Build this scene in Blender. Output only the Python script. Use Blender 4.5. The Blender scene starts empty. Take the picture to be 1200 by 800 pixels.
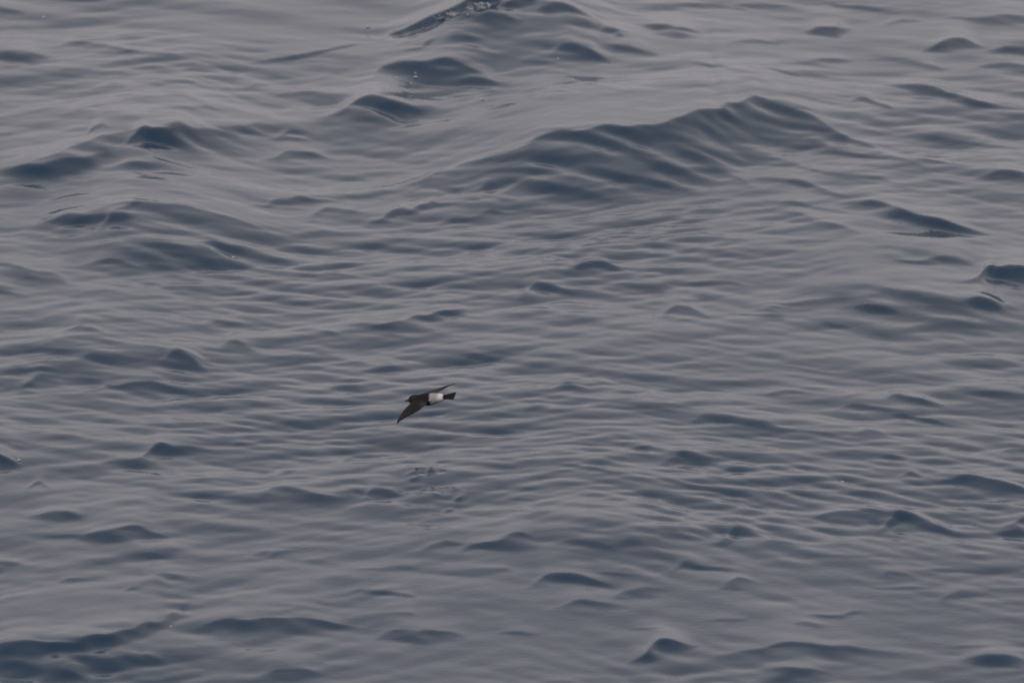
import bpy, bmesh, math
import numpy as np
from mathutils import Matrix, Vector

scene = bpy.context.scene
COL = scene.collection

# ------------------------------------------------------------------ camera
CAM_H, PITCH, FPX = 7.605, math.radians(14.0), 9362.0     # height over the sea, look-down angle, focal length in px of a 1200 px wide frame
cam_data = bpy.data.cameras.new("camera")
cam_data.sensor_width = 36.0
cam_data.lens = 36.0 * FPX / 1200.0
cam_data.clip_start = 0.5
cam_data.clip_end = 20000.0
cam_data.dof.use_dof = True
cam_data.dof.focus_distance = 30.1
cam_data.dof.aperture_fstop = 6.3
cam = bpy.data.objects.new("camera", cam_data)
COL.objects.link(cam)
cam.location = (0, 0, CAM_H)
cam.rotation_euler = (math.pi / 2 - PITCH, 0, 0)
scene.camera = cam

# ------------------------------------------------------------------ overcast sky
SUN_EL, SUN_AZ = math.radians(52), math.radians(200)      # azimuth clockwise from +Y
world = bpy.data.worlds.new("World")
scene.world = world
world.use_nodes = True
nt = world.node_tree
bg = nt.nodes["Background"]
sky = nt.nodes.new("ShaderNodeTexSky")
sky.sky_type = 'NISHITA'
sky.sun_disc = False
sky.sun_elevation = SUN_EL
sky.sun_rotation = SUN_AZ
sky.air_density = 1.0
sky.dust_density = 4.0
hsv = nt.nodes.new("ShaderNodeHueSaturation")
hsv.inputs["Saturation"].default_value = 0.15
nt.links.new(sky.outputs[0], hsv.inputs["Color"])
# closed cloud deck: soft, uneven grey with the sky only faintly coming through
tc = nt.nodes.new("ShaderNodeTexCoord")
mp = nt.nodes.new("ShaderNodeMapping")
mp.inputs["Scale"].default_value = (1.0, 1.0, 2.2)
nt.links.new(tc.outputs["Generated"], mp.inputs["Vector"])
cn = nt.nodes.new("ShaderNodeTexNoise")
cn.inputs["Scale"].default_value = 3.2
cn.inputs["Detail"].default_value = 5.0
cn.inputs["Roughness"].default_value = 0.5
nt.links.new(mp.outputs[0], cn.inputs["Vector"])
cr = nt.nodes.new("ShaderNodeValToRGB")
cr.color_ramp.elements[0].position = 0.25
cr.color_ramp.elements[0].color = (6.22, 5.72, 5.74, 1)
cr.color_ramp.elements[1].position = 0.75
cr.color_ramp.elements[1].color = (8.1, 7.45, 7.5, 1)
nt.links.new(cn.outputs["Fac"], cr.inputs[0])
mx = nt.nodes.new("ShaderNodeMix")
mx.data_type = 'RGBA'
mx.inputs["Factor"].default_value = 0.85
nt.links.new(hsv.outputs[0], mx.inputs["A"])
nt.links.new(cr.outputs[0], mx.inputs["B"])
nt.links.new(mx.outputs["Result"], bg.inputs["Color"])
bg.inputs["Strength"].default_value = 0.10

sun_data = bpy.data.lights.new("sun", 'SUN')
sun_data.energy = 0.6
sun_data.angle = math.radians(30)
sun_data.color = (1.0, 0.95, 0.9)
sun = bpy.data.objects.new("sun", sun_data)
COL.objects.link(sun)
sd = Vector((math.sin(SUN_AZ) * math.cos(SUN_EL), math.cos(SUN_AZ) * math.cos(SUN_EL), math.sin(SUN_EL)))
sun.rotation_euler = sd.to_track_quat('Z', 'Y').to_euler()

scene.view_settings.view_transform = 'Standard'
scene.view_settings.look = 'None'
scene.view_settings.exposure = 0.0
scene.view_settings.gamma = 1.0
scene.cycles.filter_width = 1.8


# ------------------------------------------------------------------ helpers
def tag(o, label=None, cat=None, group=None, kind=None):
    for k, v in (("label", label), ("category", cat), ("group", group), ("kind", kind)):
        if v:
            o[k] = v
    return o


def ray(px, py):
    """direction through a point of the (1200 x 800) photograph"""
    a, b = (px - 600.0) / FPX, (400.0 - py) / FPX
    c, s = math.cos(PITCH), math.sin(PITCH)
    return np.array([a, c + b * s, -s + b * c])


def ground(px, py, z=0.0):
    d = ray(px, py)
    t = (z - CAM_H) / d[2]
    return d[0] * t, d[1] * t


def smooth01(t):
    t = np.clip(t, 0, 1)
    return t * t * (3 - 2 * t)


# ------------------------------------------------------------------ the sea: wave spectrum
RNG = np.random.default_rng(11)
N, TILE = 2048, 12.0


def band(lmin, lmax, slope_rms, theta, spread, expo, seed):
    """random short-crested sea in one wavelength band: height and horizontal (crest-sharpening) displacement"""
    rng = np.random.default_rng(seed)
    k1 = 2 * np.pi * np.fft.fftfreq(N, TILE / N)
    ky, kx = np.meshgrid(k1, k1, indexing='ij')
    k = np.hypot(kx, ky)
    k[0, 0] = 1
    ang = np.arctan2(ky, kx) - theta
    lam = 2 * np.pi / k
    w = smooth01((lam - lmin * .7) / (lmin * .5)) * smooth01((lmax * 1.4 - lam) / (lmax * .6))
    amp = w * k ** (-expo) * (spread + (1 - spread) * np.cos(ang) ** 10)
    f = amp * (rng.normal(size=(N, N)) + 1j * rng.normal(size=(N, N)))
    f[0, 0] = 0
    h = np.fft.ifft2(f).real
    sl = np.sqrt(np.mean(np.fft.ifft2(1j * ky * f).real ** 2))
    dx = np.fft.ifft2(1j * kx / k * f).real
    dy = np.fft.ifft2(1j * ky / k * f).real
    g = slope_rms / sl
    return (h * g).astype(np.float32), (dx * g).astype(np.float32), (dy * g).astype(np.float32)


def sample(a, x, y):
    u = (x / TILE * N) % N
    v = (y / TILE * N) % N
    i = np.floor(u).astype(np.int64)
    j = np.floor(v).astype(np.int64)
    fu, fv = u - i, v - j
    i %= N
    j %= N
    i1, j1 = (i + 1) % N, (j + 1) % N
    return (a[j, i] * (1 - fu) + a[j, i1] * fu) * (1 - fv) + (a[j1, i] * (1 - fu) + a[j1, i1] * fu) * fv


P2 = math.pi / 2
BANDS = [   # (fields, shortest wavelength, sharpening)
    (band(0.55, 1.60, 0.020, P2 + .10, .25, 2.6, 3), 0.55, 0.7),
    (band(0.20, 0.60, 0.020, P2 - .50, .06, 2.5, 4), 0.20, 1.0),
    (band(0.20, 0.60, 0.022, P2 + .42, .06, 2.5, 14), 0.20, 1.0),
    (band(0.075, 0.24, 0.031, P2 - .52, .05, 2.2, 5), 0.07, 1.1),
    (band(0.075, 0.24, 0.032, P2 + .40, .05, 2.2, 15), 0.07, 1.1),
    (band(0.032, 0.085, 0.046, P2 + .05, .10, 2.0, 6), 0.028, 0.8),
]
(CALM, _, _) = band(0.8, 3.0, 0.1, P2, .7, 2.0, 9)
CALM = CALM / CALM.std()
WARP1 = BANDS[1][0][0] / BANDS[1][0][0].std()
WARP2 = BANDS[3][0][0] / BANDS[3][0][0].std()

# ------------------------------------------------------------------ the sea: individual waves seen in the photograph
# (steepness, [(x, y, face height), ...]) : crest line and how far its near face reaches down, as sighted in the 1200 x 800 frame
WAVES = [
    # top left
    (.8, [(-20, 9, 8), (5, 10, 8), (25, 15, 4)]), (.6, [(60, -4, 6), (95, -2, 7), (120, 2, 4)]),
    (.4, [(120, 15, 5), (160, 20, 7), (190, 27, 3)]),
    (.85, [(86, 57, 3), (105, 53, 9), (130, 57, 10), (165, 65, 4), (200, 66, 3), (250, 66, 4)]),
    (.9, [(-30, 57, 18), (10, 58, 20), (40, 63, 16), (70, 67, 6)]), (.5, [(75, 80, 4), (100, 77, 6), (118, 80, 3)]),
    (.4, [(55, 90, 5), (75, 85, 10), (95, 89, 5)]), (.5, [(10, 100, 5), (40, 97, 9), (78, 98, 4)]),
    (.7, [(112, 104, 3), (132, 97, 7), (150, 102, 3)]), (.4, [(150, 103, 4), (190, 98, 6), (230, 97, 5)]),
    (.4, [(190, 88, 3), (225, 84, 5), (260, 86, 3)]), (.6, [(-20, 132, 10), (20, 133, 10), (60, 133, 8), (110, 126, 4)]),
    (.4, [(245, 108, 3), (280, 103, 5), (310, 100, 4)]), (.45, [(180, 132, 4), (240, 130, 6), (300, 126, 6)]),
    (.7, [(228, 156, 6), (262, 149, 12), (300, 150, 10), (330, 156, 5)]),
    (.85, [(130, 178, 4), (160, 163, 12), (185, 150, 22), (215, 150, 22), (245, 165, 10)]),
    (.95, [(-30, 205, 32), (0, 200, 32), (45, 192, 26), (70, 188, 26), (95, 185, 22), (130, 181, 16), (150, 190, 8)]),
    (.7, [(120, 198, 8), (160, 193, 14), (205, 200, 6)]), (.6, [(105, 160, 4), (118, 149, 8), (132, 154, 4)]),
    # upper middle
    (1.0, [(272, 76, 2), (300, 73, 3), (350, 65, 5), (380, 59, 4), (430, 50, 4), (446, 46, 3)], 7),
    (1.9, [(425, 56, 3), (450, 45, 8), (475, 33, 14), (500, 22, 18), (525, 12, 20), (550, 2, 24), (590, -12, 26), (640, -24, 10)], 5),
    (.9, [(545, 30, 6), (570, 20, 18), (600, 26, 12), (620, 35, 6)]),
    (1.3, [(470, 62, 3), (490, 57, 5), (503, 48, 5), (514, 42, 4)]), (.5, [(505, 52, 8), (530, 45, 14), (575, 52, 8)]),
    (1.1, [(415, 102, 4), (440, 86, 14), (460, 73, 26), (490, 76, 28), (520, 77, 28), (550, 84, 26), (580, 95, 20), (610, 108, 8)]),
    (.5, [(320, 118, 4), (345, 113, 8), (375, 110, 12), (410, 110, 12), (435, 116, 4)]),
    (.85, [(355, 142, 6), (400, 128, 24), (430, 122, 36), (470, 121, 30), (505, 124, 14), (525, 130, 4)]),
    (.5, [(335, 131, 3), (350, 127, 6), (365, 129, 3)]), (.65, [(300, 190, 5), (335, 176, 16), (370, 178, 14), (400, 186, 5)]),
    (.6, [(318, 162, 4), (340, 157, 8), (368, 161, 4)]), (.6, [(370, 93, 3), (385, 86, 6), (400, 84, 3)]),
    # top right of middle
    (.9, [(575, 5, 6), (600, 0, 14), (630, 0, 12), (648, 6, 4)]), (.8, [(645, -3, 6), (670, -4, 7), (695, 0, 4)]),
    (.8, [(638, 18, 8), (660, 12, 12), (680, 20, 9), (705, 30, 5)]), (.5, [(645, 32, 6), (665, 29, 10), (695, 36, 5)]),
    (1.1, [(708, 39, 3), (723, 35, 7), (738, 40, 3)]), (1.2, [(718, 45, 2), (724, 44, 4), (730, 45, 2)]),
    (.75, [(735, 26, 8), (760, 28, 14), (790, 36, 16), (835, 42, 6)]), (.75, [(720, 53, 5), (740, 54, 9), (765, 63, 7), (782, 70, 3)]),
    (.85, [(638, 66, 6), (660, 60, 14), (690, 60, 18), (710, 72, 10), (728, 82, 4)]), (.5, [(615, 74, 4), (635, 70, 8), (655, 76, 5)]),
    (.5, [(790, 74, 5), (830, 73, 8), (870, 85, 6), (895, 90, 3)]), (.6, [(850, 54, 4), (885, 47, 7), (915, 50, 4)]),
    (.5, [(800, 0, 10), (840, 6, 8), (875, 16, 3)]), (.5, [(660, 92, 6), (690, 98, 8), (730, 106, 5)]),
    # the large wave
    (.80, [(395, 262, 8), (455, 232, 20), (500, 210, 54), (540, 195, 70), (580, 183, 80), (610, 171, 88), (640, 163, 92), (700, 156, 94),
           (760, 149, 94), (800, 142, 94), (835, 132, 92), (862, 120, 84), (886, 115, 76), (920, 123, 62), (970, 147, 50), (1030, 176, 38), (1090, 203, 26), (1150, 228, 10)], 2.6),
    (.9, [(872, 146, 5), (905, 146, 10), (950, 160, 12), (1000, 181, 9), (1060, 204, 4)]), (.85, [(800, 158, 5), (850, 164, 12), (910, 186, 12), (985, 216, 4)]),
    (.85, [(735, 170, 5), (790, 180, 12), (840, 205, 12), (880, 228, 4)]), (.8, [(660, 188, 4), (720, 190, 12), (775, 208, 12), (815, 232, 4)]),
    (.8, [(590, 232, 4), (630, 220, 10), (680, 218, 12), (740, 236, 4)]), (.8, [(610, 192, 4), (655, 178, 10), (705, 174, 4)]),
    (.8, [(495, 250, 4), (550, 226, 10), (610, 204, 4)]), (.8, [(520, 268, 4), (575, 248, 9), (640, 232, 4)]), (.8, [(430, 268, 4), (480, 248, 9), (530, 226, 4)]),
    (.75, [(400, 238, 3), (450, 222, 7), (510, 200, 3)]), (.75, [(560, 204, 3), (600, 196, 8), (650, 196, 4)]),
    (.8, [(880, 205, 4), (920, 210, 9), (980, 232, 4)]), (.8, [(960, 195, 4), (1010, 204, 8), (1080, 228, 3)]), (.75, [(900, 232, 4), (950, 238, 8), (1010, 252, 4)]),
    (.6, [(625, 158, 3), (660, 154, 4), (695, 152, 3)]),
    # broad swells
    (.42, [(420, 72, 10), (470, 50, 50), (530, 20, 95), (590, 0, 115), (650, 5, 105), (720, 35, 64), (800, 70, 15)], 3.5),
    (.40, [(-60, 215, 20), (40, 190, 50), (120, 162, 62), (190, 149, 62), (260, 155, 50), (350, 168, 15)], 3),
    (.36, [(-20, 292, 15), (60, 263, 60), (130, 242, 84), (200, 240, 84), (280, 256, 62), (400, 295, 15)], 3),
    (.28, [(-40, 420, 20), (40, 400, 60), (120, 398, 75), (220, 412, 55), (330, 440, 15)], 2.5),
    (.25, [(560, 640, 15), (620, 620, 60), (700, 625, 80), (780, 640, 70), (860, 660, 20)], 2.5),
    (.25, [(880, 350, 15), (960, 338, 60), (1050, 340, 70), (1140, 350, 60), (1240, 360, 40)], 2.5),
    # top right
    (.6, [(870, 8, 8), (910, 6, 12), (955, 10, 8)]), (.6, [(980, 8, 5), (1010, 1, 12), (1048, 12, 6)]),
    (1.0, [(933, 38, 4), (955, 32, 12), (980, 33, 14), (1005, 33, 4)]), (.5, [(1040, 29, 4), (1062, 26, 7), (1085, 27, 4)]),
    (.6, [(1095, 20, 6), (1160, 19, 14), (1200, 19, 14), (1230, 20, 10)]), (.85, [(1070, 62, 4), (1110, 48, 14), (1130, 45, 17), (1162, 56, 6)]),
    (.8, [(1150, 61, 5), (1180, 53, 13), (1225, 55, 12)]), (.6, [(1000, 68, 5), (1030, 66, 8), (1060, 68, 10), (1092, 80, 4)]),
    (.75, [(895, 77, 7), (930, 72, 8), (955, 70, 8), (990, 75, 4)]), (.4, [(900, 80, 8), (950, 82, 12), (1000, 82, 8)]),
    (1.0, [(1015, 98, 5), (1050, 97, 12), (1080, 100, 17), (1110, 107, 17), (1140, 117, 14), (1180, 122, 9), (1215, 124, 6)]),
    (.4, [(970, 100, 4), (985, 97, 8), (1003, 101, 4)]), (.85, [(995, 122, 4), (1012, 120, 7), (1040, 129, 4)]),
    (.85, [(1000, 138, 4), (1020, 137, 7), (1052, 148, 3)]), (.6, [(908, 117, 4), (935, 124, 7), (962, 136, 3)]),
    (.5, [(1045, 150, 6), (1090, 157, 14), (1140, 168, 12), (1205, 174, 10)]), (.5, [(1080, 188, 6), (1120, 190, 8), (1170, 196, 5)]),
    (.6, [(1120, 84, 4), (1160, 78, 6), (1205, 76, 6)]), (.6, [(1175, 131, 4), (1195, 130, 9), (1225, 133, 6)]),
    # left, second row
    (1.0, [(22, 281, 5), (50, 265, 10), (75, 262, 12), (100, 253, 12), (124, 252, 6)]), (.8, [(133, 250, 3), (150, 243, 5), (167, 237, 3)]),
    (1.0, [(128, 258, 3), (145, 254, 7), (162, 254, 3)]), (.8, [(118, 274, 4), (140, 266, 9), (165, 270, 9), (205, 276, 4)]),
    (.6, [(198, 240, 4), (225, 240, 9), (258, 246, 4)]), (.95, [(-25, 308, 16), (10, 310, 16), (40, 318, 15), (70, 322, 15), (98, 336, 5)]),
    (.42, [(60, 300, 10), (110, 285, 40), (160, 283, 50), (220, 285, 45), (280, 290, 35), (340, 305, 20), (400, 320, 10)]),
    (.7, [(-20, 335, 12), (10, 336, 12), (35, 345, 5)]), (.7, [(-15, 372, 7), (10, 370, 8), (32, 375, 3)]),
    (.6, [(235, 383, 4), (258, 375, 7), (280, 380, 3)]), (.6, [(65, 390, 6), (95, 380, 14), (128, 392, 6)]),
    (.6, [(150, 298, 6), (185, 288, 12), (220, 296, 8)]), (.55, [(165, 318, 6), (200, 311, 12), (240, 318, 6)]),
    (.55, [(205, 295, 6), (245, 287, 12), (285, 292, 6)]), (.5, [(80, 312, 6), (130, 310, 14), (180, 322, 8)]),
    (.85, [(295, 245, 3), (335, 236, 7), (370, 231, 8), (403, 231, 4)]), (.65, [(348, 264, 4), (378, 249, 9), (412, 250, 5)]),
    (.5, [(320, 275, 4), (400, 268, 8), (455, 262, 8)]), (.4, [(330, 292, 6), (400, 290, 10), (500, 295, 6)]),
    (.72, [(375, 382, 5), (420, 381, 10), (450, 379, 14), (490, 372, 16), (520, 365, 16), (540, 365, 12), (580, 373, 5)]),
    (1.1, [(503, 370, 3), (525, 364, 5), (543, 363, 3)]), (.85, [(572, 355, 4), (592, 348, 9), (630, 351, 4)]),
    (.75, [(322, 386, 6), (355, 383, 12), (388, 390, 6)]), (.5, [(345, 318, 6), (375, 312, 12), (415, 322, 6)]),
    # centre
    (.85, [(640, 319, 4), (680, 310, 10), (698, 308, 13), (720, 316, 8), (745, 322, 3)]), (.7, [(695, 333, 5), (730, 331, 10), (775, 338, 6)]),
    (.75, [(772, 337, 3), (810, 331, 5), (845, 330, 5), (865, 335, 3)]), (.5, [(595, 352, 8), (640, 332, 18), (685, 345, 8)]),
    (.7, [(855, 369, 5), (885, 363, 8), (915, 364, 6)]), (.5, [(800, 350, 5), (825, 344, 8), (855, 348, 4)]),
    (.4, [(760, 372, 5), (795, 366, 14), (840, 376, 6)]), (.6, [(620, 302, 3), (650, 298, 5), (680, 302, 3)]),
    # right, second row
    (.9, [(965, 243, 6), (990, 238, 14), (1020, 238, 18), (1060, 246, 22), (1100, 258, 20), (1150, 270, 18), (1185, 281, 6)]),
    (.45, [(890, 246, 8), (930, 250, 16), (980, 262, 12), (1020, 276, 6)]), (.85, [(1055, 307, 4), (1085, 304, 7), (1120, 307, 8), (1150, 312, 3)]),
    (1.05, [(1100, 331, 3), (1140, 328, 6), (1165, 320, 15), (1180, 312, 22), (1200, 312, 30), (1250, 305, 34)]),
    (.85, [(1120, 355, 6), (1150, 350, 15), (1170, 358, 12), (1188, 369, 4)]), (.65, [(1055, 352, 6), (1090, 350, 10), (1130, 356, 5)]),
    (.85, [(910, 359, 3), (950, 353, 5), (985, 349, 5), (1010, 347, 6), (1030, 344, 9), (1049, 346, 5)]), (.7, [(985, 358, 7), (1020, 356, 14), (1065, 366, 8)]),
    (.65, [(1070, 376, 6), (1110, 373, 12), (1170, 384, 6)]), (.7, [(885, 368, 6), (903, 363, 8), (922, 368, 4)]),
    (.5, [(950, 383, 4), (970, 379, 7), (992, 382, 4)]), (.6, [(1135, 210, 6), (1175, 205, 12), (1220, 206, 14)]),
    # left, third row
    (.6, [(28, 409, 4), (60, 403, 7), (92, 411, 3)]), (.8, [(8, 441, 4), (35, 430, 8), (60, 426, 10), (82, 435, 4)]),
    (.55, [(78, 424, 4), (105, 420, 7), (128, 423, 4)]), (.85, [(184, 424, 4), (202, 415, 14), (225, 424, 14), (250, 438, 3)]),
    (.75, [(260, 406, 6), (278, 402, 11), (305, 415, 6)]), (.55, [(72, 445, 5), (95, 440, 11), (125, 450, 5)]),
    (.7, [(78, 465, 3), (115, 457, 6), (150, 447, 18), (180, 445, 20), (210, 455, 10), (238, 466, 3)]), (.55, [(20, 458, 6), (45, 452, 12), (75, 460, 6)]),
    (.55, [(58, 478, 4), (95, 473, 6), (165, 472, 4)]), (.95, [(-30, 525, 36), (0, 531, 28), (20, 538, 15), (35, 549, 4)]),
    (.55, [(-15, 512, 10), (12, 513, 10), (42, 521, 4)]),
    (.75, [(85, 549, 4), (125, 538, 10), (160, 535, 14), (190, 525, 16), (220, 523, 14), (245, 525, 10), (265, 533, 4)]),
    (.7, [(266, 484, 3), (285, 480, 6), (303, 480, 3)]), (.6, [(278, 520, 4), (305, 516, 8), (335, 514, 6)]),
    (.55, [(238, 563, 4), (275, 559, 8), (320, 561, 4)]), (.6, [(265, 592, 5), (320, 573, 16), (370, 578, 18), (420, 575, 14), (465, 592, 6)]),
    (.95, [(315, 558, 3), (335, 553, 5), (352, 549, 3)]), (.5, [(415, 590, 6), (445, 572, 16), (482, 580, 8)]),
    (.75, [(25, 607, 6), (60, 598, 14), (80, 598, 14), (110, 608, 5)]), (.6, [(30, 577, 3), (44, 570, 6), (58, 578, 3)]),
    (.6, [(305, 422, 5), (345, 415, 12), (380, 420, 8), (415, 426, 3)]), (.45, [(350, 400, 4), (410, 396, 8), (480, 396, 6)]),
    (.45, [(190, 590, 5), (240, 580, 10), (300, 576, 8)]),
    # centre, third row
    (.75, [(555, 416, 4), (600, 411, 12), (630, 414, 12), (665, 421, 5)]), (.45, [(380, 456, 4), (405, 452, 8), (435, 455, 4)]),
    (.5, [(425, 436, 4), (455, 430, 9), (490, 436, 4)]), (1.0, [(645, 459, 4), (665, 452, 10), (684, 455, 4)]),
    (.7, [(685, 452, 4), (705, 445, 10), (720, 450, 4)]), (.85, [(716, 456, 4), (732, 454, 7), (752, 459, 3)]),
    (.7, [(664, 449, 3), (680, 446, 5), (695, 448, 3)]), (.7, [(614, 481, 4), (632, 474, 9), (650, 477, 4)]),
    (.8, [(806, 501, 4), (840, 491, 10), (870, 494, 11), (895, 502, 9), (918, 509, 3)]), (.8, [(726, 528, 3), (745, 524, 5), (762, 523, 3)]),
    (.65, [(696, 513, 4), (722, 508, 7), (750, 512, 4)]), (.9, [(634, 545, 3), (655, 543, 5), (680, 549, 6), (708, 556, 3)]),
    (.65, [(775, 545, 4), (805, 534, 11), (850, 533, 8)]), (.85, [(780, 557, 7), (820, 560, 11), (850, 566, 11), (884, 563, 4)]),
    (.65, [(850, 552, 4), (868, 549, 6), (888, 550, 4)]), (.65, [(592, 571, 4), (612, 569, 6), (636, 573, 3)]),
    (.55, [(686, 541, 4), (712, 535, 6), (730, 534, 4)]), (.6, [(590, 585, 3), (608, 584, 5), (628, 586, 3)]),
    # ripples the bird has just left on the surface
    (1.6, [(474, 557, 3), (487, 554, 5), (498, 554, 3)], 3.0), (1.9, [(496, 555, 4), (505, 551, 8), (516, 554, 4)], 3.0),
    (1.6, [(474, 562, 3), (487, 560, 4), (500, 558, 3)], 3.0), (1.3, [(483, 577, 2), (492, 576, 3), (500, 572, 2)], 3.0),
    (1.7, [(528, 586, 3), (539, 582, 6), (549, 579, 3)], 3.0), (1.2, [(517, 601, 2), (527, 599, 3), (536, 597, 2)], 3.0),
    (1.0, [(472, 553, 2), (478, 546, 3), (488, 548, 2)], 3.0), (1.0, [(515, 583, 2), (524, 581, 2), (530, 579, 2)], 3.0),
    (1.0, [(528, 575, 2), (535, 573, 3), (541, 575, 2)], 3.0), (.9, [(500, 577, 2), (510, 578, 3), (520, 581, 2)], 3.0),
    # right, third row
    (.95, [(962, 482, 3), (1000, 477, 8), (1030, 476, 9), (1054, 480, 3)]), (.9, [(1020, 467, 3), (1050, 463, 11), (1080, 470, 14), (1115, 477, 5)]),
    (1.0, [(1048, 489, 3), (1070, 486, 9), (1095, 492, 11), (1122, 502, 3)]), (.65, [(910, 429, 4), (935, 428, 6), (972, 437, 3)]),
    (.75, [(920, 503, 4), (950, 502, 9), (980, 508, 4)]), (.6, [(1000, 508, 3), (1018, 505, 7), (1035, 511, 3)]),
    (.9, [(1032, 531, 4), (1045, 530, 9), (1062, 538, 4)]), (.6, [(1066, 541, 3), (1090, 537, 7), (1115, 542, 3)]),
    (.75, [(1133, 458, 3), (1165, 459, 7), (1215, 463, 5)]), (1.0, [(1055, 560, 3), (1068, 557, 6), (1080, 560, 3)]),
    (.95, [(1100, 566, 5), (1140, 560, 11), (1170, 565, 15), (1200, 575, 12), (1240, 582, 6)]), (.6, [(1105, 566, 6), (1128, 562, 12), (1155, 572, 5)]),
    (.65, [(1155, 528, 6), (1185, 522, 16), (1230, 525, 12)]), (.5, [(980, 577, 3), (1030, 574, 5), (1085, 573, 4)]),
    (.6, [(932, 564, 4), (965, 557, 8), (995, 560, 4)]), (.55, [(905, 461, 4), (930, 457, 6), (960, 459, 3)]),
    (.65, [(990, 464, 3), (1008, 460, 6), (1024, 463, 3)]), (.6, [(1135, 429, 3), (1160, 425, 5), (1195, 428, 4)]),
    # bottom left
    (.75, [(35, 630, 6), (90, 625, 8), (120, 622, 28), (160, 622, 30), (195, 625, 18), (220, 636, 5)]), (.5, [(160, 648, 5), (180, 642, 12), (205, 646, 5)]),
    (.85, [(-20, 660, 9), (5, 660, 8), (32, 668, 3)]), (.75, [(66, 685, 4), (95, 677, 8), (115, 676, 8), (132, 681, 4)]),
    (.5, [(170, 679, 4), (190, 675, 9), (214, 679, 4)]), (.7, [(142, 696, 3), (152, 690, 5), (163, 689, 3)]),
    (1.7, [(-60, 753, 30), (0, 752, 28), (40, 750, 24), (80, 750, 20), (110, 745, 20), (140, 743, 20), (165, 735, 20), (195, 727, 22), (208, 717, 26), (218, 708, 22), (228, 702, 12), (246, 694, 4)], 8),
    (.8, [(190, 740, 8), (230, 733, 20), (270, 731, 26), (310, 727, 26), (340, 724, 28), (380, 726, 24), (420, 730, 20), (450, 737, 5)]),
    (.22, [(-40, 775, 50), (60, 768, 60), (140, 764, 50), (220, 762, 40), (300, 757, 24)]), (1.3, [(170, 764, 3), (183, 768, 6), (200, 768, 3)]),
    (.55, [(-30, 777, 24), (20, 774, 24), (60, 783, 10)]), (.6, [(40, 792, 8), (75, 785, 18), (110, 795, 8)]),
    (.85, [(430, 752, 5), (460, 735, 20), (490, 740, 17), (530, 738, 15), (555, 749, 4)]), (.65, [(425, 729, 4), (448, 718, 11), (480, 721, 5)]),
    (1.0, [(405, 703, 3), (430, 694, 8), (460, 694, 8), (480, 699, 3)]), (.85, [(355, 709, 4), (372, 703, 9), (390, 709, 3)]),
    (.65, [(315, 709, 3), (335, 705, 6), (355, 707, 3)]), (.9, [(296, 650, 3), (312, 645, 6), (328, 643, 3)]),
    (.85, [(315, 653, 4), (332, 642, 8), (348, 641, 3)]), (.65, [(362, 655, 3), (376, 650, 6), (390, 649, 3)]),
    (.65, [(408, 667, 4), (445, 662, 8), (485, 664, 4)]), (.55, [(60, 760, 10), (130, 770, 16), (200, 772, 10)]),
    # bottom middle
    (.9, [(530, 652, 4), (560, 635, 14), (590, 628, 19), (615, 628, 21), (640, 637, 8)]), (.65, [(495, 646, 4), (525, 636, 9), (555, 632, 4)]),
    (.85, [(644, 639, 4), (680, 633, 12), (705, 640, 11), (724, 649, 3)]), (.65, [(505, 669, 4), (545, 665, 10), (590, 668, 4)]),
    (.65, [(712, 638, 4), (735, 635, 7), (760, 640, 3)]), (.75, [(285, 788, 10), (320, 780, 18), (360, 782, 14), (390, 790, 6)]),
    (.85, [(705, 670, 4), (730, 665, 9), (760, 671, 3)]), (.85, [(610, 690, 5), (640, 677, 13), (670, 674, 15), (692, 684, 9), (735, 687, 3)]),
    (.65, [(725, 697, 4), (755, 692, 10), (790, 696, 4)]), (.85, [(788, 673, 3), (815, 665, 10), (840, 661, 9), (870, 668, 4)]),
    (.9, [(846, 686, 4), (865, 680, 9), (885, 684, 4)]), (.6, [(635, 712, 5), (685, 704, 14), (745, 710, 5)]),
    (.65, [(840, 636, 5), (870, 624, 12), (905, 630, 5)]), (.65, [(765, 630, 5), (795, 622, 11), (825, 627, 4)]),
    (1.1, [(728, 779, 5), (755, 766, 15), (775, 761, 18), (800, 759, 13), (828, 753, 3)]), (.6, [(738, 736, 3), (757, 733, 6), (780, 735, 3)]),
    (.7, [(820, 728, 3), (845, 724, 5), (870, 725, 3)]), (.6, [(585, 742, 3), (610, 739, 6), (630, 741, 3)]),
    # bottom right
    (.65, [(815, 779, 6), (870, 760, 16), (920, 758, 22), (980, 759, 20), (1040, 762, 16), (1078, 776, 5)]),
    (.9, [(948, 722, 3), (985, 720, 6), (1005, 716, 5), (1018, 722, 3)]), (.7, [(930, 730, 3), (945, 727, 7), (965, 733, 3)]),
    (.75, [(1120, 778, 8), (1160, 770, 22), (1215, 778, 14)]), (.85, [(885, 786, 10), (930, 782, 22), (985, 790, 10)]),
    (.95, [(950, 609, 5), (985, 606, 7), (1020, 606, 12), (1050, 604, 11), (1074, 606, 3)]), (.95, [(1030, 629, 3), (1060, 619, 10), (1080, 618, 11), (1105, 627, 4), (1135, 627, 4)]),
    (.7, [(965, 637, 4), (995, 631, 9), (1025, 636, 4)]), (.55, [(895, 640, 4), (930, 634, 9), (965, 639, 4)]),
    (.75, [(1125, 616, 3), (1143, 613, 6), (1160, 618, 3)]), (.85, [(1150, 624, 4), (1180, 615, 14), (1225, 613, 16)]),
    (.65, [(955, 654, 4), (1000, 650, 8), (1040, 647, 7), (1080, 653, 4)]), (.55, [(1085, 670, 3), (1130, 667, 6), (1175, 669, 3)]),
    (.55, [(1015, 678, 3), (1040, 672, 8), (1068, 677, 3)]), (.55, [(1030, 690, 4), (1070, 683, 10), (1118, 688, 4)]),
    (.55, [(1105, 704, 4), (1130, 697, 10), (1160, 699, 4)]), (.6, [(1105, 758, 3), (1130, 755, 5), (1160, 758, 3)]),
]
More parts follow.
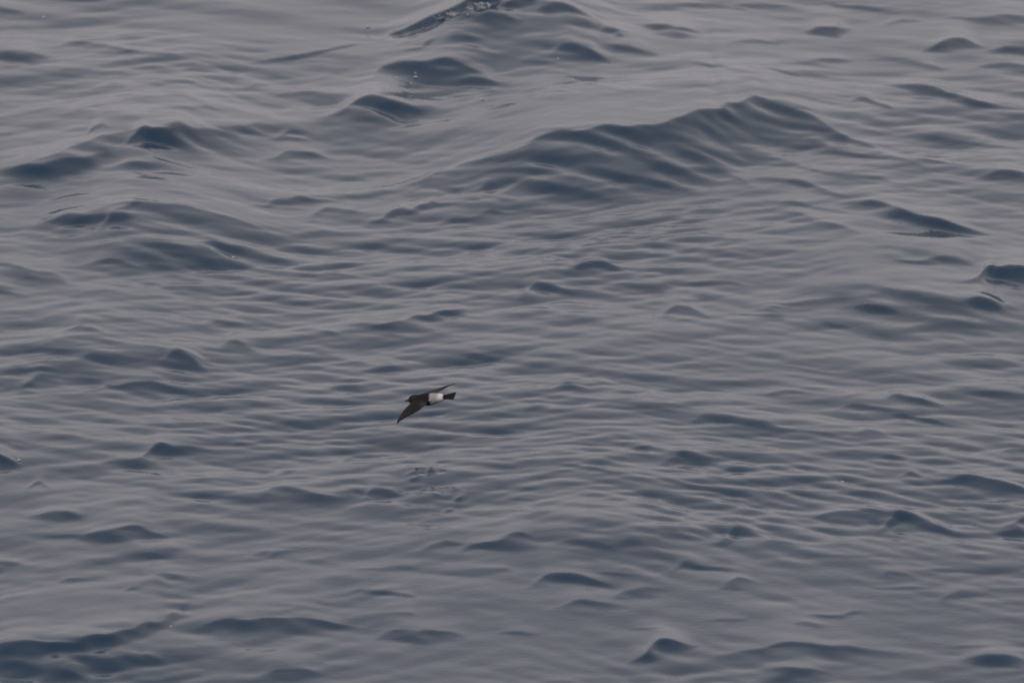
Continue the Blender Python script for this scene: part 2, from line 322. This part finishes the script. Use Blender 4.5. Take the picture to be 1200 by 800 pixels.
# places where the surface is broken into small chop: (x, y, half width, half height, extra slope)
ROUGH = [(640, 205, 170, 40, .5), (900, 180, 120, 40, .5), (560, 70, 130, 40, .4), (510, 22, 70, 26, 1.6), (212, 714, 24, 20, 1.7), (80, 262, 60, 16, .9), (510, 568, 36, 24, .5), (60, 775, 130, 30, .5),
         (670, 480, 90, 60, .5), (500, 53, 30, 14, .8), (192, 680, 12, 7, .8)]
# backs of waves and hollows where the surface lies smooth
SMOOTH = [(100, 712, 150, 34, .85), (330, 40, 130, 34, .6), (60, 172, 110, 18, .6), (760, 125, 130, 20, .55), (1010, 325, 120, 22, .5),
          (1080, 730, 140, 30, .6), (200, 120, 80, 16, .4), (900, 720, 60, 20, .3)]

SLOPE = 0.175          # mean face slope of a wave of steepness 1


class Wave:
    def __init__(self, s, pts, kx=2.3):
        self.s = s
        self.soft = .12
        self.lean = .40
        if max(p[2] for p in pts) < 13 and kx < 3:      # wavelets: long and low, running out gently at both ends
            m = sum(p[0] for p in pts) / len(pts)
            pts = [(m + (x - m) * 1.4, y, h) for x, y, h in pts]
            self.s, kx = s * .62, 2.4
            self.lean = .40 + .24 * math.sin(pts[0][0] * 5.3 + pts[-1][1] * 3.7)
            self.soft = .25 + .7 * abs(math.sin(pts[0][0] * 12.9 + pts[0][1] * 7.1))
        self.kx = kx            # length of the back, in lengths of the face
        self.px = pts
        self.place([0.0] * len(pts))

    def place(self, heights):
        xs, ys, ls = [], [], []
        for (px, py, ht), z in zip(self.px, heights):
            x, y = ground(px, py, z)
            dist = math.hypot(y, CAM_H)
            m = dist / FPX
            sl = SLOPE * self.s
            ls.append(ht * m / (math.sin(math.atan2(CAM_H, y)) + sl * .97))
            xs.append(x)
            ys.append(y)
        self.x, self.y, self.l = np.array(xs), np.array(ys), np.array(ls)
        self.b = (self.x[0], self.x[-1], self.y.min() - self.l.max() * 1.2, self.y.max() + self.l.max() * self.kx * 3.2)

    def height(self, x, y):
        x0, x1 = self.b[0], self.b[1]
        w = x1 - x0
        u = (x - x0) / w
        # crest line, rounded between the sighted points
        yc = sum(np.interp(x + d * w * .05, self.x, self.y) for d in (-1, -.5, 0, .5, 1)) / 5
        L = sum(np.interp(x + d * w * .05, self.x, self.l) for d in (-1, -.5, 0, .5, 1)) / 5
        taper = smooth01(u / self.lean) * smooth01((1 - u) / (.80 - self.lean))
        H = L * SLOPE * self.s * taper
        yn = np.minimum(y, yc)          # unevenness of the crest and of the near face; the back runs on smoothly
        w1, w2 = sample(WARP1, x + 5.1, yn * .8 + 2.7), sample(WARP2, x * .8 + 1.3, yn * .7 + 7.7)
        k = np.minimum(1, .10 / L) * (1 + self.soft)
        H = H * (1 + k * (.16 * w1 + .10 * w2))
        t = (yc + L * k * (.20 * w1 + .19 * w2) - y) / L
        tt = np.clip(t, 0, 1)
        front = (1 - self.soft) * (1 - tt) ** 2.1 + self.soft * (1 - tt * tt * (3 - 2 * tt))
        q = -t / self.kx
        q = np.maximum(q, 0)
        back = (.55 / (1.0 + 2.2 * q * q) + .45 * np.exp(-1.5 * q)) * (1 - smooth01((q - 1.6) / 1.6))
        return H * np.where(t >= 0, front, back)


WV = [Wave(*w) for w in WAVES]


def pin(lst):
    """ground ellipses under the sighted ones"""
    out = []
    for px, py, rx, ry, g in lst:
        c = surface(px, py)
        k = math.hypot(c[1], CAM_H) / FPX
        out.append((c[0], c[1], rx * k, ry * k / math.sin(math.atan2(CAM_H, c[1])), g))
    return out


def window(x, y, lst):
    m = np.zeros_like(x)
    for cx, cy, ax, ay, g in lst:
        m = np.maximum(m, g * np.exp(-(((x - cx) / ax) ** 2 + ((y - cy) / ay) ** 2) * 1.1))
    return m


PATCH = {"rough": [], "smooth": []}


def sea(x, y, spacing=None):
    """height and horizontal shift of the water at ground points x, y"""
    h = np.zeros_like(x)
    order = None
    if len(x) > 5000:               # rows are contiguous in y: look only at the strip a wave lies in
        order = True
    dx = np.zeros_like(x)
    dy = np.zeros_like(x)
    for wv in WV:
        b = wv.b
        if order:
            i0, i1 = np.searchsorted(y, b[2]), np.searchsorted(y, b[3], 'right')
            sel = i0 + np.nonzero((x[i0:i1] > b[0]) & (x[i0:i1] < b[1]))[0]
        else:
            sel = np.nonzero((x > b[0]) & (x < b[1]) & (y > b[2]) & (y < b[3]))[0]
        if len(sel):
            h[sel] += wv.height(x[sel], y[sel])
    calm = np.clip(1.0 + .36 * sample(CALM, x * .7 + 3, y * .55 + 1), .4, 1.6)
    gain = calm * (1 - window(x, y, PATCH["smooth"]))
    wind = np.clip(1.05 + .4 * sample(CALM, x * .5 + 7.3, y * .35 + 4.1), .8, 1.75)      # cat's paws and slicks
    rough = window(x, y, PATCH["rough"])
    yb = y + .17 * sample(CALM, x * .42 + 2.2, y * .30 + 5.5) + .9 * h      # crests swing round and follow the larger waves
    for n, ((bh, bx, by), lam, ch) in enumerate(BANDS):
        g = gain if n < 3 else gain * wind + rough * (.8 if n < 5 else 1.5)
        if spacing is not None:
            g = g * smooth01((lam * .5 - spacing) / (lam * .3))
        h += g * sample(bh, x, yb)
        dx += -ch * g * sample(bx, x, yb)
        dy += -ch * g * sample(by, x, yb)
    return h, dx, dy


def surface(px, py):
    """point of the water surface seen at a place of the photograph (first hit along the sight line)"""
    x, y = ground(px, py, .25)
    y2 = ground(px, py, -.15)[1]
    yy = np.linspace(y, y2, 400)
    d = ray(px, py)
    t = yy / d[1]
    xx = d[0] * t
    zz = CAM_H + d[2] * t
    h = sea(xx.copy(), yy.copy())[0]
    k = np.nonzero(zz <= h)[0]
    k = k[0] if len(k) else len(yy) - 1
    return np.array([xx[k], yy[k], h[k]])


for _ in range(3):      # sight the crests again at the height they really have
    for wv in WV:
        hh = sea(wv.x.copy(), wv.y.copy())[0]
        wv.place([float(v) * .9 for v in hh])
    PATCH = {"rough": pin(ROUGH), "smooth": pin(SMOOTH)}


# the sea goes on in the same way beyond the frame: more waves of the same kinds, larger ones only, mirrored and shuffled
SHIFT = np.random.default_rng(21)
EXTRA = []
for ix in (-2, -1, 0, 1, 2):
    for iy in (-1, 0, 1):
        if ix == 0 and iy == 0:
            continue
        for wv in WV:
            if max(p[2] for p in wv.px) < (12 if iy == 0 else 18) or SHIFT.random() < .25:
                continue
            c = Wave(wv.s, wv.px, wv.kx)
            c.s, c.soft, c.lean, c.kx = wv.s, wv.soft, wv.lean, wv.kx
            m = -1 if (ix + iy) % 2 else 1
            c.x = (wv.x * m)[::m] + ix * 4.6 + SHIFT.normal() * .25
            c.y = wv.y[::m] + iy * 11.0 + SHIFT.normal() * .5
            c.l = wv.l[::m]
            c.b = (c.x[0], c.x[-1], c.y.min() - c.l.max() * 1.2, c.y.max() + c.l.max() * c.kx * 3.2)
            xm, ym = (c.b[0] + c.b[1]) / 2, c.y.mean()
            half = 600 / FPX * math.hypot(ym, CAM_H)
            if iy == 0 and min(abs(c.b[0]), abs(c.b[1])) < half + .15 or iy == 0 and c.b[0] * c.b[1] < 0:
                continue
            if iy and abs(xm) < half + .5 and (c.b[2] < 37.5 and c.b[3] > 24.0):
                continue
            EXTRA.append(c)
WV += EXTRA


def axis(lo, hi, step, mid_lo, mid_hi, cap, far_lo, far_hi):
    """fine spacing between lo and hi, then widening to cap as far as mid_*, then quickly out to the horizon"""
    a = [lo]
    while a[-1] < hi:
        a.append(a[-1] + step(a[-1]))

    def out(p, s, mid, far, sg):
        r = []
        while sg * (far - p) > 0:
            s = min(s * 1.022, cap) if sg * (mid - p) > 0 else s * 1.14
            p += sg * s
            r.append(p)
        return r
    up = out(a[-1], step(a[-1]), mid_hi, far_hi, 1)
    dn = out(a[0], step(a[0]), mid_lo, far_lo, -1)
    return np.array(dn[::-1] + a + up)


xs = axis(-2.7, 2.7, lambda v: .0073, -6.5, 6.5, .05, -6000, 6000)
ys = axis(23.4, 37.4, lambda v: .0120 * (v / 25.0) ** 2, 16.0, 46.0, .06, -6000, 9000)
nx, ny = len(xs), len(ys)
print('sea grid', nx, ny, len(EXTRA))
gx, gy = np.meshgrid(xs, ys)
sx = np.gradient(xs)
sy = np.gradient(ys)
sp = np.maximum(*np.meshgrid(sx, sy)).ravel()
X, Y = gx.ravel().copy(), gy.ravel().copy()
H, DX, DY = sea(X, Y, sp)
co = np.stack([X + DX, Y + DY, H], 1).astype(np.float32)
idx = np.arange(nx * ny).reshape(ny, nx)
quads = np.stack([idx[:-1, :-1], idx[:-1, 1:], idx[1:, 1:], idx[1:, :-1]], -1).reshape(-1, 4)
me = bpy.data.meshes.new("sea")
me.vertices.add(len(co))
me.vertices.foreach_set("co", co.ravel())
me.loops.add(quads.size)
me.loops.foreach_set("vertex_index", quads.ravel().astype(np.int32))
me.polygons.add(len(quads))
me.polygons.foreach_set("loop_start", np.arange(0, quads.size, 4, dtype=np.int32))
me.update(calc_edges=True)
me.polygons.foreach_set("use_smooth", np.ones(len(quads), dtype=bool))
sea_ob = bpy.data.objects.new("sea", me)
COL.objects.link(sea_ob)
tag(sea_ob, "grey blue open sea with short choppy waves under an overcast sky", "sea", kind="structure")


def principled(name, color, rough=.5, ior=1.45, spec=None):
    m = bpy.data.materials.new(name)
    m.use_nodes = True
    b = m.node_tree.nodes["Principled BSDF"]
    b.inputs["Base Color"].default_value = (*color, 1)
    b.inputs["Roughness"].default_value = rough
    b.inputs["IOR"].default_value = ior
    if spec is not None:
        b.inputs["Specular IOR Level"].default_value = spec
    return m, b


wm, wb = principled("sea_water", (.009, .034, .069), .05, 1.333)
n = wm.node_tree
wtc = n.nodes.new("ShaderNodeTexCoord")
wmap = n.nodes.new("ShaderNodeMapping")
wmap.inputs["Scale"].default_value = (1.0, 1.4, 1.0)
n.links.new(wtc.outputs["Object"], wmap.inputs["Vector"])
wn = n.nodes.new("ShaderNodeTexNoise")
wn.inputs["Scale"].default_value = 34.0
wn.inputs["Detail"].default_value = 3.0
wn.inputs["Distortion"].default_value = .6
n.links.new(wmap.outputs[0], wn.inputs["Vector"])
wbp = n.nodes.new("ShaderNodeBump")
wbp.inputs["Strength"].default_value = .2
wbp.inputs["Distance"].default_value = .004
n.links.new(wn.outputs["Fac"], wbp.inputs["Height"])
n.links.new(wbp.outputs[0], wb.inputs["Normal"])
me.materials.append(wm)


# ------------------------------------------------------------------ storm petrel
BS = 1.12                                     # scale of the bird
ROT = Matrix(((-0.9475, -0.1993, -0.2498), (-0.0916, -0.5795, 0.8098), (-0.3062, 0.7902, 0.5308)))
camrot = cam.rotation_euler.to_matrix()
bird_loc = Vector((0, 0, CAM_H)) + Vector(ray(503.1, 467.5)) * 29.96
bird_mat = Matrix.Translation(bird_loc) @ (camrot @ ROT).to_4x4() @ Matrix.Scale(BS, 4)


def loft(bm, rings, close=True):
    """rings of equal point counts joined into a closed skin"""
    vs = [[bm.verts.new(p) for p in r] for r in rings]
    m = len(vs[0])
    for a, b in zip(vs, vs[1:]):
        for i in range(m):
            bm.faces.new((a[i], a[(i + 1) % m], b[(i + 1) % m], b[i]))
    if close:
        bm.faces.new(list(reversed(vs[0])))
        bm.faces.new(vs[-1])


def catmull(pts, per):
    pts = np.array(pts, float)
    out = []
    for i in range(len(pts) - 1):
        p0, p1, p2, p3 = pts[max(i - 1, 0)], pts[i], pts[i + 1], pts[min(i + 2, len(pts) - 1)]
        for k in range(per):
            t = k / per
            out.append(.5 * (2 * p1 + (p2 - p0) * t + (2 * p0 - 5 * p1 + 4 * p2 - p3) * t * t + (3 * p1 - p0 - 3 * p2 + p3) * t ** 3))
    out.append(pts[-1])
    return np.array(out)


bm = bmesh.new()
# trunk, neck and head: (x, half width, half height, centre z)
st = catmull([(.0735, .0015, .0015, .0035), (.070, .0085, .0085, .004), (.062, .0135, .0135, .005), (.052, .0155, .0155, .0055), (.042, .0150, .0150, .0045),
              (.030, .0175, .0175, .002), (.014, .0205, .0205, .000), (-.004, .0205, .0205, -.001), (-.022, .0185, .0175, .0005),
              (-.040, .0145, .0130, .002), (-.054, .0110, .0085, .003), (-.066, .0075, .005, .003), (-.074, .003, .002, .003)], 3)
rings = []
for x, ry, rz, cz in st:
    ry, rz = max(ry, .0008), max(rz, .0008)
    rings.append([(x, ry * math.cos(a), cz + rz * math.sin(a)) for a in np.linspace(0, 2 * math.pi, 24, endpoint=False)])
loft(bm, rings)
# wings
WST = [(0.004, .036, -.010), (.012, .040, -.012), (.05, .044, -.012), (.085, .038, -.009), (.12, .020, -.012), (.155, -.001, -.019), (.178, -.019, -.026), (.19, -.030, -.034)]


def wing(bm, dih1, dih2, sweep, side):
    P = np.array([0, 0.012, .008])
    cs, ss = math.cos(sweep), math.sin(sweep)
    rings = []
    W = catmull(WST, 5)
    yp = W[0][0]
    P[1] = yp
    for y, l, t in W:
        y = y * (1 if side > 0 else .94)
        s = smooth01(np.array((y - .06) / .05))
        d = dih1 * (1 - s) + dih2 * s
        P = P + np.array([0, math.cos(d), math.sin(d)]) * (y - yp)
        yp = y
        if side < 0:
            t += .009 * (1 - y / .19)          # the far wing is half folded
        c = max(l - t, .004)
        th = .0042 * (1 - y / .19) + .0017
        sec = []
        for k in range(20):                    # cambered section, blunt in front and thin behind
            a = 2 * math.pi * k / 20
            f = .5 - .5 * math.cos(a)          # 0 front .. 1 back
            prof = th * (1.25 * math.sqrt(f + .02) * (1 - f) + .28)
            z = (prof if a < math.pi else -prof * .75) + .07 * c * (1 - (2 * f - .8) ** 2) * .6
            if k in (0, 10):
                z = .07 * c * (1 - (2 * f - .8) ** 2) * .6
            px, py = l - f * c - .014, P[1] - .012
            q = (.014 + cs * px - ss * py, .012 + ss * px + cs * py, P[2] + z)
            sec.append((q[0], q[1] * side, q[2]))
        rings.append(sec if side > 0 else sec[::-1])
    loft(bm, rings)


wing(bm, -0.0107, 0.2926, -0.5287, 1)
wing(bm, -0.4433, -0.342, 0.0723, -1)
# tail: fan with a shallow notch
rings = []
for k in range(9):
    f = k / 8
    x = -.050 - f * .043
    hw = .012 + f * .0125
    sec = []
    for j in range(16):
        a = 2 * math.pi * j / 16
        yy = hw * math.cos(a)
        notch = .004 * f * (1 - abs(math.cos(a)))
        sec.append((x + notch, yy, .003 + (.0026 - .0012 * f) * math.sin(a) + .0015 * math.cos(a * 2) * f))
    rings.append(sec)
loft(bm, rings)
bmesh.ops.recalc_face_normals(bm, faces=bm.faces)
tmp = bpy.data.meshes.new("petrel_raw")
bm.to_mesh(tmp)
bm.free()
raw = bpy.data.objects.new("petrel_raw", tmp)
COL.objects.link(raw)
mod = raw.modifiers.new("skin", 'REMESH')     # one continuous body
mod.mode = 'VOXEL'
mod.voxel_size = .00115
sm = raw.modifiers.new("soften", 'SMOOTH')
sm.factor = .5
sm.iterations = 3
dg = bpy.context.evaluated_depsgraph_get()
body_me = bpy.data.meshes.new_from_object(raw.evaluated_get(dg))
body_me.name = "storm_petrel"
bpy.data.objects.remove(raw)
bpy.data.meshes.remove(tmp)
body_me.polygons.foreach_set("use_smooth", np.ones(len(body_me.polygons), dtype=bool))
bird = bpy.data.objects.new("storm_petrel", body_me)
COL.objects.link(bird)
bird.matrix_world = bird_mat
tag(bird, "small sooty brown seabird with white rump flying low over the waves", "seabird")

# plumage: sooty brown, slate flight feathers, paler covert bar, white rump and flanks
pm, pb = principled("plumage", (.02, .016, .015), .75, 1.4, .25)
n = pm.node_tree
tcn = n.nodes.new("ShaderNodeTexCoord")
sep = n.nodes.new("ShaderNodeSeparateXYZ")
n.links.new(tcn.outputs["Object"], sep.inputs[0])
ns = n.nodes.new("ShaderNodeTexNoise")
ns.inputs["Scale"].default_value = 160
ns.inputs["Detail"].default_value = 3
n.links.new(tcn.outputs["Object"], ns.inputs["Vector"])


def math_node(op, a, b=None, c=None, clamp=False):
    m = n.nodes.new("ShaderNodeMath")
    m.operation = op
    m.use_clamp = clamp
    for i, v in enumerate((a, b, c)):
        if v is None:
            continue
        if isinstance(v, (int, float)):
            m.inputs[i].default_value = v
        else:
            n.links.new(v, m.inputs[i])
    return m.outputs[0]


def ramp(v, lo, hi):
    m = n.nodes.new("ShaderNodeMapRange")
    m.interpolation_type = 'SMOOTHSTEP'
    n.links.new(v, m.inputs[0])
    m.inputs[1].default_value = lo
    m.inputs[2].default_value = hi
    return m.outputs[0]


def mixc(f, a, b):
    m = n.nodes.new("ShaderNodeMix")
    m.data_type = 'RGBA'
    n.links.new(f, m.inputs["Factor"])
    for key, v in (("A", a), ("B", b)):
        if isinstance(v, tuple):
            m.inputs[key].default_value = (*v, 1)
        else:
            n.links.new(v, m.inputs[key])
    return m.outputs["Result"]


nz = math_node('MULTIPLY', math_node('SUBTRACT', ns.outputs["Fac"], .5), .014)
xw = math_node('ADD', sep.outputs[0], nz)
ay = math_node('ABSOLUTE', sep.outputs[1])
head = ramp(xw, .030, .058)
spread = ramp(ay, .022, .045)                  # on the wings
brown = mixc(head, (.0115, .0102, .0102), (.025, .021, .0195))
wingc = mixc(ramp(ns.outputs["Fac"], .35, .65), (.010, .0095, .011), (.017, .016, .018))
c0 = mixc(ramp(xw, -.062, -.05), (.008, .0075, .008), brown)
c1 = mixc(spread, c0, wingc)
# paler bar along the greater coverts
wx = math_node('ADD', xw, math_node('MULTIPLY', ay, .28))
barm = math_node('MULTIPLY', math_node('MULTIPLY', ramp(wx, .004, .016), math_node('SUBTRACT', 1, ramp(wx, .024, .038))),
                 math_node('MULTIPLY', spread, math_node('SUBTRACT', 1, ramp(ay, .075, .12))))
c2 = mixc(math_node('MULTIPLY', barm, .8), c1, (.045, .042, .041))
# white
rump = math_node('MULTIPLY', ramp(xw, -.053, -.049), math_node('SUBTRACT', 1, ramp(xw, -.008, -.003)))
rump = math_node('MULTIPLY', rump, math_node('SUBTRACT', 1, ramp(ay, .0215, .024)))
under = math_node('SUBTRACT', sep.outputs[2], math_node('MULTIPLY', math_node('ADD', sep.outputs[0], .055), -.30))
rump = math_node('MULTIPLY', rump, ramp(under, -.0035, .0015))
white = mixc(ramp(xw, -.043, -.026), (.66, .62, .59), (.31, .30, .295))
col = mixc(rump, c2, white)
n.links.new(col, pb.inputs["Base Color"])
# feather relief
wv = n.nodes.new("ShaderNodeTexWave")
wv.bands_direction = 'X'
wv.inputs["Scale"].default_value = 55
wv.inputs["Distortion"].default_value = 3
n.links.new(tcn.outputs["Object"], wv.inputs["Vector"])
bp = n.nodes.new("ShaderNodeBump")
bp.inputs["Strength"].default_value = .3
bp.inputs["Distance"].default_value = .0015
n.links.new(wv.outputs["Fac"], bp.inputs["Height"])
n.links.new(bp.outputs[0], pb.inputs["Normal"])
body_me.materials.append(pm)

hornm, _ = principled("bill_horn", (.008, .008, .009), .35)
eyem, _ = principled("eye_gloss", (.004, .003, .003), .12)


def child(name, bm, mat):
    m = bpy.data.meshes.new(name)
    bmesh.ops.recalc_face_normals(bm, faces=bm.faces)
    bm.to_mesh(m)
    bm.free()
    m.polygons.foreach_set("use_smooth", np.ones(len(m.polygons), dtype=bool))
    m.materials.append(mat)
    o = bpy.data.objects.new(name, m)
    COL.objects.link(o)
    o.parent = bird
    return o


bm = bmesh.new()
rr = []
for x, r, z in ((.068, .0042, .004), (.074, .0034, .0036), (.079, .0028, .003), (.084, .0021, .0018), (.087, .001, -.0006)):
    rr.append([(x, r * .8 * math.cos(a), z + r * math.sin(a)) for a in np.linspace(0, 2 * math.pi, 10, endpoint=False)])
loft(bm, rr)
child("bill", bm, hornm)
for s in (1, -1):
    bm = bmesh.new()
    bmesh.ops.create_uvsphere(bm, u_segments=12, v_segments=8, radius=.0024, matrix=Matrix.Translation((.0605, s * .0122, .0085)))
    child("eye", bm, eyem)

# ------------------------------------------------------------------ foam and bubbles
fm, fb = principled("sea_foam", (.36, .37, .38), .6, 1.33, .3)
n2 = fm.node_tree
fn = n2.nodes.new("ShaderNodeTexNoise")
fn.inputs["Scale"].default_value = 60
fr = n2.nodes.new("ShaderNodeValToRGB")
fr.color_ramp.elements[0].color = (.22, .24, .26, 1)
fr.color_ramp.elements[1].color = (.55, .55, .55, 1)
fr.color_ramp.elements[0].position = .35
fr.color_ramp.elements[1].position = .65
n2.links.new(fn.outputs["Fac"], fr.inputs[0])
n2.links.new(fr.outputs[0], fb.inputs["Base Color"])


def froth(spots, seed):
    rng = np.random.default_rng(seed)
    bm = bmesh.new()
    for px, py, rx, ry, cnt, r0 in spots:
        for _ in range(cnt):
            a, q = rng.random() * 2 * math.pi, math.sqrt(rng.random())
            p = surface(px + rx * q * math.cos(a), py + ry * q * math.sin(a))
            r = r0 * rng.uniform(.35, 1.1)
            mat = Matrix.Translation(p) @ Matrix.Diagonal((rng.uniform(.9, 1.8), rng.uniform(.9, 1.8), rng.uniform(.35, .7), 1)) 
            ret = bmesh.ops.create_icosphere(bm, subdivisions=1, radius=r, matrix=mat)
            for v in ret['verts']:
                v.co += Vector(rng.normal(size=3)) * r * .16
    m = bpy.data.meshes.new("foam")
    bm.to_mesh(m)
    bm.free()
    m.polygons.foreach_set("use_smooth", np.ones(len(m.polygons), dtype=bool))
    m.materials.append(fm)
    o = bpy.data.objects.new("foam", m)
    COL.objects.link(o)
    return o


tag(froth([(566, 6, 9, 4, 55, .0055), (556, 9, 8, 3, 25, .005), (530, 17, 7, 2.5, 36, .0048), (514, 21, 6, 2, 20, .004), (541, 14, 26, 5, 40, .003), (500, 28, 22, 6, 30, .0028), (470, 42, 18, 5, 14, .0025)], 5),
    "whitish broken foam along the breaking crest at the top of the picture", "foam", kind="stuff")

bub = bpy.data.meshes.new("bubble")
bm = bmesh.new()
bmesh.ops.create_uvsphere(bm, u_segments=16, v_segments=10, radius=1.0)
for v in bm.verts:
    if v.co.z < 0:
        v.co.z *= .25
    k = 1 + .10 * math.sin(5 * math.atan2(v.co.y, v.co.x)) * (1 - abs(v.co.z))
    v.co.x *= k
    v.co.y *= k
bm.to_mesh(bub)
bm.free()
bub.polygons.foreach_set("use_smooth", np.ones(len(bub.polygons), dtype=bool))
bub.materials.append(fm)
for px, py, r, label in (
        (487, 91, .0075, "largest pale foam bubble in the trio on the dark wave face below the foam"),
        (487, 86, .0048, "small pale bubble just above the largest one on the dark wave face"),
        (465, 92, .0058, "pale foam bubble left of the trio on the dark wave face below the foam"),
        (482, 98, .0040, "tiny faint bubble just below the largest one on the dark wave face"),
        (565, 117, .0070, "pale foam bubble at the lower right foot of the dark wave below the foam"),
        (431, 32, .0075, "flat pale foam fleck on smooth water left of the breaking crest"),
        (51, 21, .0070, "lone dim bubble on smooth water near the top left corner"),
        (654, 69, .0048, "small bubble on the dark wavelet right of the breaking crest"),
        (987, 565, .0060, "lone pale bubble among ripples on the right side of the sea"),
        (22, 539, .0058, "lone small bubble on the dark wave at the left edge"),
        (273, 302, .0060, "lone pale bubble on the dark slope in the upper left"),
        (200, 734, .0048, "pale foam fleck under the broken crest tip near the lower left corner")):
    o = bpy.data.objects.new("bubble", bub)
    COL.objects.link(o)
    o.location = surface(px, py)
    o.scale = (r * 1.2, r * 1.2, r * .8)
    tag(o, label, "bubble", "foam bubbles scattered on the water")
